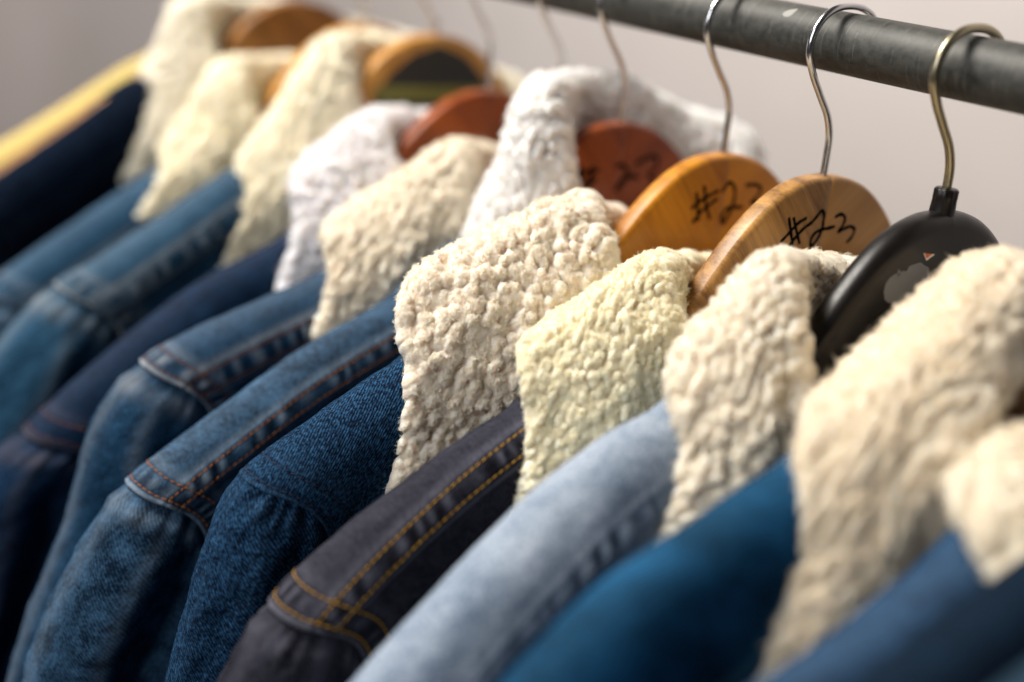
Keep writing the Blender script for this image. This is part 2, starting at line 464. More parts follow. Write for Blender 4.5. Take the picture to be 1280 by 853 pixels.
# ------------------------------------------------------------------ jackets
def stitches(lines, length=2.7, gap=.65, r=.36):
    """lines: list of (points, normals) in mm; every stitch is a small spindle lying on the cloth"""
    tmpl = []
    for x, rad in ((-.5, .25), (-.34, .9), (.34, .9), (.5, .25)):
        for k in range(6):
            tmpl.append((x, rad * math.cos(k * math.pi / 3), rad * math.sin(k * math.pi / 3)))
    tmpl = np.array(tmpl); tq = grid_quads(4, 6, wrap=True)
    Vs, Qs = [], []; off = 0
    for P, N in lines:
        L = np.concatenate([[0], np.cumsum(np.linalg.norm(np.diff(P, axis=0), axis=1))])
        m = int(L[-1] / (length + gap))
        if m < 1: continue
        c = (np.arange(m) + .5) * (length + gap)
        ip = lambda s: np.stack([np.interp(s, L, P[:, k]) for k in range(3)], 1)
        a, b_ = ip(c - length / 2), ip(c + length / 2)
        nn = unit(np.stack([np.interp(c, L, N[:, k]) for k in range(3)], 1))
        e = unit(b_ - a); bi = unit(np.cross(nn, e)); e = unit(e + bi * .12)
        mid = (a + b_) / 2 + nn * .12
        V = mid[:, None] + tmpl[None, :, :1] * (length * e)[:, None] + tmpl[None, :, 1:2] * (r * nn)[:, None] + tmpl[None, :, 2:] * (r * bi)[:, None]
        Vs.append(V.reshape(-1, 3))
        Qs.append((tq[None] + (np.arange(m) * len(tmpl))[:, None, None]).reshape(-1, 4) + off); off += m * len(tmpl)
    return np_mesh('stitching', np.vstack(Vs), np.vstack(Qs))


class Jacket:
    def __init__(self, X, ridge, tip, sleeve=None, a=21.0, b=30.0, seed=1, v0=(12, 24), band=12.0, pucker=.5, pitch=9.0, fold=1.0, spread=.05, drop=0.0, seam=1.0):
        self.seam = seam
        self.X = X; self.seed = seed
        y0, z0 = ridge[0]
        z80 = max(z0 + .36 * (y0 - 80), -122)
        k = [(0, z80 - 75), (35, z80 - 55), (62, z80 - 22), (80, z80)]
        k += [p for p in ridge if p[0] > 92] + [tip]
        k = np.array(k, float)
        k[:, 1] -= (math.hypot(.59 * a, .72 * b) - .72 * b) / .72 + 1.0 + drop   # measured outline is the far side of the rounded top
        self.rk = k; self.ys, self.zs = tip[0], k[-1, 1]; tip = (tip[0], self.zs)
        self.a, self.b, self.v0, self.band, self.pucker, self.pitch, self.fold, self.spread = a, b, v0, band, pucker, pitch, fold, spread
        ph = np.linspace(0, np.pi / 2, 200)
        x = a * np.sin(ph); z = b * (1 - np.cos(ph))
        zz = np.linspace(1, 620, 300)
        x = np.concatenate([x, a + spread * zz * (1 - np.exp(-zz / 60))]); z = np.concatenate([z, b + zz])
        self.pv = np.concatenate([[0], np.cumsum(np.hypot(np.diff(x), np.diff(z)))]); self.px, self.pz = x, z
        self.n1 = make_noise(seed * 11 + 1); self.n2 = make_noise(seed * 11 + 2); self.n3 = make_noise(seed * 11 + 3)
        sl = sleeve or [(tip[0] + 12, tip[1] - 22), (tip[0] + 38, tip[1] - 85)]
        e = [tip] + list(sl); q = e[-1]; dirn = (e[-1][0] - e[-2][0]) / max(1, e[-2][1] - e[-1][1])
        e.append((q[0] + (q[1] + 600) * dirn * .8, -600))
        self.ek = np.array(e, float)

    def zr(self, y):
        return hermite(self.rk[:, 0], self.rk[:, 1], np.abs(y))

    def arm(self, v):
        v = np.abs(v)
        return 34 * (1 - np.exp(-(v / 36) ** 2)) + 10 * smooth(v, 60, 220)

    def base(self, c, v):
        """torso surface: c across (-1..1), v arc length over the shoulder (front positive)"""
        y = c * (self.ys - self.arm(v))
        av = np.abs(v); sg = np.where(v >= 0, -1.0, 1.0)
        xp = np.interp(av, self.pv, self.px); zp = np.interp(av, self.pv, self.pz)
        # thinner towards the neck
        ax = .72 + .28 * smooth(np.abs(y), 60, 150)
        ang = np.clip(av / (1.25 * self.a + .2 * self.b), 0, 1) * np.pi / 2
        n = np.stack([sg * np.sin(ang), 0 * y + .15 * np.sign(c), np.cos(ang)], -1)
        P = np.stack([sg * xp * ax, y, self.zr(y) - zp], -1)
        return P, n

    def seam_v(self, c):
        t = np.clip((np.abs(c) - .45) / .55, 0, 1)
        return self.v0[0] + (self.v0[1] - self.v0[0]) * t ** 1.3

    def relief(self, c, v):
        P, n = self.base(c, v)
        y = P[..., 1]
        s = self.seam_v(c)
        d = .9 * self.n1(y / 70, v / 70) * (.4 + 1.6 * smooth(np.abs(v), 15, 120)) * self.fold + .28 * self.n2(y / 14, v / 14)
        # soft vertical drape folds on the chest
        d = d + 2.6 * self.fold * self.n3(y / 60, v / 400) * smooth(np.abs(v), 30, 140)
        # flat-felled shoulder seam: raised band pinched by the thread
        inb = smooth(v, s - 1.0, s + .8) * (1 - smooth(v, s + self.band + .4, s + self.band + 1.5))
        bump = .55 * inb
        l1 = np.exp(-((v - s - 1.8) / .75) ** 2) + np.exp(-((v - s - self.band + 1.8) / .75) ** 2)
        bump = bump - .42 * l1
        wob = self.n2(y / 30, v * 0 + 3.3)
        pk = np.sin(2 * np.pi * (y / self.pitch + .55 * wob + .03 * (v - s))) * (.62 + .5 * self.n3(y / 22, v * 0 + 7.7))
        mid = np.exp(-((v - s - self.band / 2) / (self.band * .33)) ** 2)
        bump = bump + self.pucker * pk * mid
        # armhole hem: two rows of thread with the cloth pinched between them
        m = (1 - np.abs(c)) * (self.ys - self.arm(v))
        hem = 1 - smooth(m, 11.0, 12.6)
        l2 = np.exp(-((m - 2.6) / .7) ** 2) + np.exp(-((m - 10.4) / .7) ** 2)
        pk2 = np.sin(2 * np.pi * (v / (self.pitch * .95) + .55 * self.n2(v / 25, y * 0 + 1.1))) * (.65 + .5 * self.n3(v / 22, y * 0 + 2.7))
        bump = bump + .5 * hem * self.seam - .4 * l2 + .8 * self.pucker * pk2 * np.exp(-((m - 6.5) / 3.0) ** 2)
        d = d + bump
        fade = (.75 * np.clip(pk, 0, 1) * mid * inb * (self.pucker > .2) + .65 * smooth(v, s + self.band - .2, s + self.band + .6) * (v < s + self.band + 2.5)
                + .35 * np.exp(-((v - s + 1.5) / 2.2) ** 2) + .7 * (1 - smooth(m, .2, 2.0)) + .55 * np.clip(pk2, 0, 1) * np.exp(-((m - 6.5) / 3.0) ** 2) * (self.pucker > .2)
                + .15 * np.exp(-((m - 13.5) / 2.5) ** 2) + .10 * np.exp(-(v / 14) ** 2))
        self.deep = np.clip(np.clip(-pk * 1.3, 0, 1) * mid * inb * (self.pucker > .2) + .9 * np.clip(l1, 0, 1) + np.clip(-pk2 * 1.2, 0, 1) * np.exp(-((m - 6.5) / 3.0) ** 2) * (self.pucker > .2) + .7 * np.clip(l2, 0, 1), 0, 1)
        return P + n * d[..., None], n, np.clip(fade, 0, 1)

    def st(self, c, v):
        y = c * (self.ys - self.arm(v))
        return np.stack([y, v + .45 * y, 0 * y], -1) * MM

    def panel(self, rows_fn, cs, name, inset=0.0, hem_last=False):
        """rows_fn(c)-> v rows for a column array; builds a sheet with folded-in edges"""
        c = np.concatenate([[cs[0]], cs, [cs[-1]]])[None, :]
        v = rows_fn(c)
        cc = np.broadcast_to(c, v.shape)
        P, n, f = self.relief(cc, v)
        P = P - n * inset
        P[:, 0] -= n[:, 0] * 1.5; P[:, -1] -= n[:, -1] * (.3 + 1.2 * self.seam)
        if hem_last: P[-1] -= n[-1] * 1.6
        V = P.reshape(-1, 3)
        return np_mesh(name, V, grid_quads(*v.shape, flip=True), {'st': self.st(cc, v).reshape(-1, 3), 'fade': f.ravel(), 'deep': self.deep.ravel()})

    def build(self, root, mat, res=1.2, thread=None, tl=2.7, threads=('shoulder', 'armhole')):
        near = np.linspace(.30, 1, int(190 / res))
        cs = np.concatenate([np.linspace(-1, .28, 60), near])
        band = self.band

        def back_rows(c):
            e = self.seam_v(c) + band
            q = np.concatenate([np.linspace(-1, 0, 26, endpoint=False) * 1.0])[:, None]
            up = -45 + q * 420 + 0 * c
            u = np.linspace(0, 1, int(75 / res))[:, None]
            top = -45 + u * (e + 45)
            return np.vstack([up, top, e])

        def front_rows(c):
            e = self.seam_v(c) + band
            u = np.linspace(0, 1, int(70 / res))[:, None]
            return np.vstack([e - 3 + u * 75, e + 72 + np.linspace(0, 1, 40)[1:, None] * 430])

        add('back_panel', self.panel(back_rows, cs, 'back_panel', 0, True), mat, root)
        add('front_panel', self.panel(front_rows, cs, 'front_panel', 1.1), mat, root)
        for side in (1, -1):
            add('sleeve', self.sleeve(side, res if side > 0 else res * 4), mat, root)
        if thread:
            L = []
            if 'shoulder' in threads:
                c = np.linspace(.40, .998, 200)
                for o in (1.8, band - 1.8):
                    P, n, _ = self.relief(c, self.seam_v(c) + o); L.append((P, n))
            if 'armhole' in threads:
                v = np.linspace(-24, 75, 150)
                for m in (2.6, 10.4):
                    c = 1 - m / (self.ys - self.arm(v)); P, n, _ = self.relief(c, v); L.append((P, n))
            add('stitching', stitches(L, tl), thread, root, 'stuff')

    def sleeve(self, side, res):
        VA = 215.0
        v = np.concatenate([np.linspace(-VA, -40, 24, endpoint=False), np.linspace(-40, 110, int(150 / res)), np.linspace(110, VA, int(60 / res))[1:]])
        s = np.concatenate([np.linspace(0, .12, int(36 / res)), np.linspace(.12, .6, int(90 / res))[1:], np.linspace(.6, 1, 24)[1:]])
        S, Vv = np.meshgrid(s, v, indexing='ij')
        T, n = self.base(np.ones_like(Vv), Vv)
        T = T - n * (.4 + 1.6 * self.seam)
        av = np.abs(Vv); om = smooth(av, 0, VA); sg = np.where(Vv >= 0, -1.0, 1.0)
        # outer edge path, by height
        zs, ze = self.ek[0, 1], self.ek[-1, 1]
        z_e = zs + (ze - zs) * S
        y_e = hermite(-self.ek[:, 1], self.ek[:, 0], -z_e)
        za = T[0, :, 2].min()
        dz = (ze - zs) * S * (1 - om) + (ze - za) * S * om
        ybot = self.ek[-1, 0]
        dy = (y_e - self.ys) * (1 - om) + (ybot - 128 - (self.ys - 46)) * S * om
        xb = sg * 27 * np.sin(np.pi * np.clip(av / VA, 0, 1) ** .8)
        tap = 1 - (av / VA) ** 8
        x = (T[..., 0] * (1 - S) + xb * S) * tap
        P = np.stack([x, T[..., 1] + dy, T[..., 2] + dz], -1)
        ang = np.clip(av / 34, 0, 1) * np.pi / 2
        N = np.stack([sg * np.sin(ang), np.cos(ang), .25 * np.exp(-S * 40) + 0 * S], -1)
        rise = smooth(S, 0, .02)
        vf = 26 + 26 * S + 5 * self.n2(S * 3, S * 0 + .4)
        fold = 5.2 * np.exp(-((av - vf) / 9) ** 2) - 6.0 * np.exp(-((av - vf - 24) / 12) ** 2) + 4 * np.exp(-((av - vf - 55) / 14) ** 2) - 4 * np.exp(-((av - vf - 85) / 16) ** 2)
        d = (1.0 + 2.6 * self.seam) * rise + 3.0 * smooth(S, 0, .06) * np.sin(np.pi * np.clip(av / VA, 0, 1)) ** .5
        d = d + fold * smooth(S, .005, .10) * self.fold + 1.5 * self.n1(Vv / 26, S * 5) * smooth(S, .01, .1) + .45 * self.n2(Vv / 9, S * 40)
        # gathers just under the seam
        d = d + .9 * np.sin(2 * np.pi * (Vv / 11 + .5 * self.n3(Vv / 30, S * 0))) * np.exp(-((S - .012) / .016) ** 2)
        P = P + N * d[..., None]
        fade = np.clip(.14 * np.exp(-((av - vf) / 3.0) ** 2) * smooth(S, .0, .05) + .15 * np.exp(-(Vv / 6) ** 2) + .35 * np.exp(-((S - .016) / .010) ** 2) * (.5 + .5 * self.n3(Vv / 12, S * 0)), 0, 1)
        st = np.stack([Vv * .9, -P[..., 2], 0 * S], -1) * MM
        P[..., 1] *= side
        return np_mesh('sleeve', P.reshape(-1, 3), grid_quads(*S.shape, flip=side < 0), {'st': st.reshape(-1, 3), 'fade': fade.ravel()})


def collar(root, B, A, F, D, mats, tuft=4.8, amp=3.2, back=(30, -72), seed=1, res=1.0, fibres=0, flen=1.6, frad=.07, wisp=1.6, front_x=-18.0, far=-22.0, yc=0.0, bulge=3.0, end=.4, puff=4.6, drop0=78, stand=30.0):
    """fleece collar as a padded band: stand, roll and fall, from the near front point round the neck to the far one.
    B roll at the side of the neck, A outer edge on the shoulder, F lower outer corner, D roll in front (y, z)"""
    rng = np.random.default_rng(seed)
    B, A, F, D = (np.array(p, float) for p in (B, A, F, D))
    fx = front_x
    Fe = F + (F - A) * end + [9, 0]; F = F + [5, 0]
    bx, bz = back
    mir = lambda p: np.array([p[0], 2 * yc - p[1], p[2]])
    R = [np.array([fx - 6, D[0] - 8, D[1] - drop0]), np.array([fx - 4, D[0], D[1]]), np.array([0, B[0], B[1]]),
         np.array([bx * .8, yc + (B[0] - yc) * .62, (B[1] + bz) / 2 + 2]), np.array([bx, yc, bz])]
    O = [np.array([fx, Fe[0], Fe[1]]), np.array([fx * .62, (A[0] + F[0]) / 2, (A[1] + F[1]) / 2]), np.array([6, A[0], A[1]]),
         np.array([bx * .8 + 8, yc + (A[0] - yc) * .66, A[1] - 2]), np.array([bx + 13, yc, bz - 66])]
    R = R + [mir(p) for p in R[-2::-1]]; O = O + [mir(p) for p in O[-2::-1]]
    R, O = np.array(R), np.array(O)
    # the measured outline includes the pile: the core of the padding lies inside it
    skin = puff + amp * 1.0
    R[:, 2] -= skin; R[:2, 1] += 4
    O[:, :2] -= unit((O - R)[:, :2]) * skin * .8; O[2, 2] -= 3
    far_k = np.array([0, 0, 0, .1, .4, .8, 1, 1, 1]) * far
    R[:, 2] += far_k; O[:, 2] += far_k
    front = np.array([1, .8, .3, 0, 0, 0, .3, .8, 1])[:, None]
    e = O - R; out = e * [1, 1, 0]; out = unit(out); out[4] = [1, 0, 0]
    up = np.array([0, 0, 1.0]); en = unit(e); nb = unit(up - (en @ up)[:, None] * en)
    Rin = R - out * 4.5 + [0, 0, -min(9, stand * .5)]; S = R - out * 4 + [0, 0, -stand]
    Ro = R + out * 9 + [0, 0, -1.5]
    M = (R + O) / 2 + nb * bulge * (1 - .5 * front) + np.array([-6.0, 0, 0]) * front
    M2 = R * .22 + O * .78 + nb * bulge * .8 * (1 - .5 * front) + np.array([-4.0, 0, 0]) * front
    knots = np.stack([S, Rin, R, Ro, M, M2, O], 1)          # stations x knots x 3
    arc = np.concatenate([[0], np.cumsum(np.linalg.norm(np.diff(knots[:, 4], axis=0), axis=1))])
    nt = int(arc[-1] / res)
    # dense on the near half, coarser on the far half
    tn = np.concatenate([np.linspace(0, arc[4], int(arc[4] / res)), np.linspace(arc[4], arc[-1], int((arc[-1] - arc[4]) / (res * 2.2)))[1:]])
    K = hermite(arc, knots.reshape(9, -1), tn).reshape(len(tn), 7, 3)
    seg = np.linalg.norm(np.diff(K, axis=1), axis=2).mean(0); wk = np.concatenate([[0], np.cumsum(seg)])
    nw = int(wk[-1] / res)
    w = np.linspace(0, wk[-1], nw)
    P = hermite(wk, K.transpose(1, 0, 2).reshape(7, -1), w).reshape(nw, len(tn), 3).transpose(1, 0, 2)
    # soft unevenness of the padded band
    n1 = make_noise(seed * 7 + 1)
    dt = np.gradient(P, axis=0); dw = np.gradient(P, axis=1)
    n = unit(np.cross(dt, dw))
    chk = (n[:, int(nw * .6)] * (np.array([-.3, 0, 1.0]))).sum(1).mean()
    flip = chk < 0
    if flip: n = -n
    # unit arc-length coordinates (mm)
    tt = np.cumsum(np.concatenate([np.zeros((1, nw)), np.linalg.norm(np.diff(P, axis=0), axis=2)], 0), 0)
    # keep cell columns aligned with the middle of the fall so that cells do not shear too much
    iB = int(np.searchsorted(tn, arc[2])); jR = int(np.searchsorted(w, wk[2]))
    ttm = tt - tt[iB:iB + 1] + tt[iB, jR] + 60
    ww = np.cumsum(np.concatenate([np.zeros((len(tn), 1)), np.linalg.norm(np.diff(P, axis=1), axis=2)], 1), 1)
    ww = ww - ww[:, jR:jR + 1] + w[jR] + 20
    P = P + n * (1.6 * n1(ttm / 45, ww / 45))[..., None]
    edge_t = np.minimum(tt, tt[-1:] - tt); edge_o = ww[:, -1:] - ww; edge_s = ww - ww[:, :1]
    prof = lambda d, r: np.sqrt(np.clip(1 - (1 - np.clip(d / r, 0, 1)) ** 2, 0, 1))
    e_t, e_o, e_s = prof(edge_t, 6), prof(edge_o, 6), prof(edge_s, 6)
    E_ = np.minimum(np.minimum(e_t, e_o), e_s)
    # tuft cells: jittered grid, nearest and second nearest centre
    cell = tuft
    rc, rs = math.cos(.58), math.sin(.58); span = ttm.max() + ww.max() + 40
    gi = gj = int(span * 1.3 / cell) + 6; boff = span * .1 + 10; aoff = ww.max() * rs + 20
    jit = rng.uniform(-.46, .46, (gi, gj, 2)); hgt = rng.uniform(.5, 1.35, (gi, gj)); lean = rng.normal(0, .22, (gi, gj, 2)); size = rng.uniform(.72, 1.15, (gi, gj)); ori = rng.uniform(0, 3.14, (gi, gj)); asp = rng.uniform(1.0, 1.22, (gi, gj))

    def tufts(a, b_):
        """soft maximum of round tufts standing side by side"""
        a, b_ = a * rc - b_ * rs + aoff, a * rs + b_ * rc + boff
        ai = np.floor(a / cell).astype(int) + 1; bi = np.floor(b_ / cell).astype(int) + 1
        best = np.full(a.shape, -1e9); i1 = np.zeros(a.shape, int); j1 = np.zeros(a.shape, int)
        cx = np.zeros(a.shape); cy = np.zeros(a.shape)
        sw = np.zeros(a.shape); lt = np.zeros(a.shape); lw = np.zeros(a.shape)
        kk = 11.0
        for di in (-1, 0, 1):
            for dj in (-1, 0, 1):
                I = np.clip(ai + di, 0, gi - 1); J = np.clip(bi + dj, 0, gj - 1)
                px = (I - .5 + jit[I, J, 0] + .5 * (J % 2) - .25) * cell; py = (J - .5 + jit[I, J, 1]) * cell
                ca, sa = np.cos(ori[I, J]), np.sin(ori[I, J])
                dx, dy = a - px, b_ - py
                ex, ey = (dx * ca + dy * sa) / asp[I, J], (-dx * sa + dy * ca) * asp[I, J]
                q = (ex ** 2 + ey ** 2) / (.74 * cell * size[I, J]) ** 2
                v = hgt[I, J] * (np.sqrt(np.clip(1.02 - q, 0, 2)) - .55 * np.clip(q - 1.0, 0, 3))
                w_ = np.exp(kk * np.clip(v, -1.2, 1.5)); sw += w_; lt += w_ * lean[I, J, 0]; lw += w_ * lean[I, J, 1]
                nearer = v > best
                i1 = np.where(nearer, I, i1); j1 = np.where(nearer, J, j1)
                cx = np.where(nearer, px, cx); cy = np.where(nearer, py, cy); best = np.where(nearer, v, best)
        cx, cy = cx - aoff, cy - boff
        return np.clip(np.log(sw) / kk, -.45, 1.4), i1, j1, cx * rc + cy * rs, -cx * rs + cy * rc, lt / sw, lw / sw

    wn = make_noise(seed * 7 + 3, lo=.6, hi=2.5); wn2 = make_noise(seed * 7 + 4, lo=.6, hi=2.5)
    wa = ttm + .10 * cell * wn(ttm / cell, ww / cell); wb = ww + .10 * cell * wn2(ttm / cell, ww / cell)
    dome, I1, J1, CX, CY, LT, LW_ = tufts(wa, wb)
    # finer curls riding on each tuft
    fine = make_noise(seed * 7 + 5, n=40, lo=.7, hi=2.6)(ttm / 2.4, ww / 2.4)
    h = (.92 * amp * dome + .14 * fine) * (.55 + .45 * E_)
    ut, uw = unit(dt), unit(dw)
    nd_ = unit(n * (.12 + E_)[..., None] + uw * ((1 - e_o) * 1.0)[..., None] - uw * ((1 - e_s) * .8)[..., None]
               + ut * ((1 - e_t) * np.sign(tt - tt[-1:] / 2))[..., None])
    lat = (ut * LT[..., None] + uw * (LW_ + .25)[..., None]) * (amp * np.clip(dome, 0, 2) * .6)[..., None] * E_[..., None]
    top = P + n * (puff * E_)[..., None] + nd_ * h[..., None] + lat
    bot = P - n * (puff * .8 * E_)[..., None] - n * (.5 * h * E_)[..., None]
    nt = len(tn)
    si = np.unique(np.append(np.arange(0, nt, 3), nt - 1)); sj = np.unique(np.append(np.arange(0, nw, 3), nw - 1))
    bs = bot[np.ix_(si, sj)]; o2 = nt * nw; mi, mj = len(si), len(sj)
    V = np.concatenate([top.reshape(-1, 3), bs.reshape(-1, 3)])
    Q = [grid_quads(nt, nw, flip=flip), grid_quads(mi, mj, o2, flip=not flip)]
    # close the rim between the pile side and the coarser underside
    r1 = [(si[k], 0, k, 0) for k in range(mi)]; r2 = [(nt - 1, sj[k], mi - 1, k) for k in range(mj)]
    r3 = [(si[k], nw - 1, k, mj - 1) for k in range(mi - 1, -1, -1)]; r4 = [(0, sj[k], 0, k) for k in range(mj - 1, -1, -1)]
    loop = np.array(r1 + r2[1:] + r3[1:] + r4[1:-1])
    ti = loop[:, 0] * nw + loop[:, 1]; bi_ = o2 + loop[:, 2] * mj + loop[:, 3]
    q = np.stack([ti, np.roll(ti, -1), np.roll(bi_, -1), bi_], 1)
    Q.append(q if flip else q[:, ::-1])
    cl = add('collar', np_mesh('collar', V, np.vstack(Q)), mats[0], root)
    if fibres:
        # loose wool fibres lying over the tufts, denser on the near half
        wgt = np.where(np.arange(nt - 1) < nt * .62, 1.0, .3)
        ri = rng.choice(nt - 1, fibres, p=wgt / wgt.sum()); rj = rng.integers(0, nw - 1, fibres)
        fu, fv = rng.random(fibres)[:, None], rng.random(fibres)[:, None]
        pt = (top[ri, rj] * (1 - fu) + top[ri + 1, rj] * fu) * (1 - fv) + (top[ri, rj + 1] * (1 - fu) + top[ri + 1, rj + 1] * fu) * fv
        tn_ = unit(np.cross(np.gradient(top, axis=0), np.gradient(top, axis=1))) * (-1 if flip else 1)
        base_n = nd_[ri, rj]; sn = tn_[ri, rj]
        tot = unit(ut[ri, rj] * (CX[ri, rj] - wa[ri, rj])[:, None] + uw[ri, rj] * (CY[ri, rj] - wb[ri, rj])[:, None])
        # fibres gather into small curled wisps; all fibres of a wisp share tip, bend and curl
        sub = wisp
        fa, fb = wa[ri, rj], wb[ri, rj]
        ci, cj = np.floor(fa / sub).astype(int), np.floor(fb / sub).astype(int)
        ci, cj = ci - ci.min(), cj - cj.min(); wi, wj = ci.max() + 1, cj.max() + 1
        cjit = rng.uniform(.2, .8, (wi, wj, 2)); cdir = rng.normal(0, 1, (wi, wj, 3)); cln = rng.uniform(.55, 1.3, (wi, wj)); cph = rng.uniform(0, 6.28, (wi, wj)); ctw = rng.uniform(2.5, 6.0, (wi, wj)) * rng.choice([-1, 1], (wi, wj))
        ca_ = (np.floor(fa / sub) + cjit[ci, cj, 0]) * sub; cb_ = (np.floor(fb / sub) + cjit[ci, cj, 1]) * sub
        cen = pt + ut[ri, rj] * (ca_ - fa)[:, None] + uw[ri, rj] * (cb_ - fb)[:, None]
        rv = rng.normal(0, 1, (fibres, 3))
        d0 = unit(.7 * base_n + .35 * sn + .30 * tot + .42 * cdir[ci, cj] + .10 * rv)
        ln = flen * cln[ci, cj] * rng.uniform(.75, 1.05, fibres)
        stray = rng.random(fibres) < .14; ln[stray] *= 1.75
        k = 6
        s = np.linspace(0, 1, k)
        side = unit(np.cross(d0, cdir[ci, cj] + .3)); side2 = np.cross(d0, side)
        an = cph[ci, cj][:, None] + ctw[ci, cj][:, None] * s[None] + rng.normal(0, .25, fibres)[:, None]
        cr = sub * .34
        pts = pt[:, None] + (cen - pt)[:, None] * (.85 * s ** .8)[None, :, None] + d0[:, None] * (ln[:, None] * (s - .1))[..., None]
        pts += (cr * s)[None, :, None] * (np.cos(an)[..., None] * side[:, None] + np.sin(an)[..., None] * side2[:, None])
        pts += ((s ** 2) * (ln[:, None] * .5))[..., None] * unit(.5 * tot - .55 * base_n + [0, 0, -.25] + .5 * cdir[ci, cj])[:, None]
        cu = bpy.data.hair_curves.new('fleece_fibres')
        cu.add_curves([k] * fibres)
        cu.attributes['position'].data.foreach_set('vector', (pts * MM).astype(np.float32).ravel())
        ra = cu.attributes.get('radius') or cu.attributes.new('radius', 'FLOAT', 'POINT')
        ra.data.foreach_set('value', (np.where(stray, .4, 1.0)[:, None] * (frad * MM * np.array([1, 1, .95, .85, .7, .4]))[None]).ravel().astype(np.float32))
        ob = bpy.data.objects.new('fleece_fibres', cu); COL.objects.link(ob)
        cu.materials.append(mats[1]); ob.parent = cl; ob['kind'] = 'stuff'
    return cl


def thread(name, c):
    return plain(name, c, .7, 0, .2)


GOLD = thread('gold_thread', (.40, .21, .025)); ORANGE = thread('orange_thread', (.30, .105, .025))
RUST = thread('rust_thread', (.20, .075, .04)); NAVYT = thread('navy_thread', (.012, .022, .05)); BLUET = thread('blue_thread', (.10, .15, .22))
JG = 'denim jackets hanging on the rail'

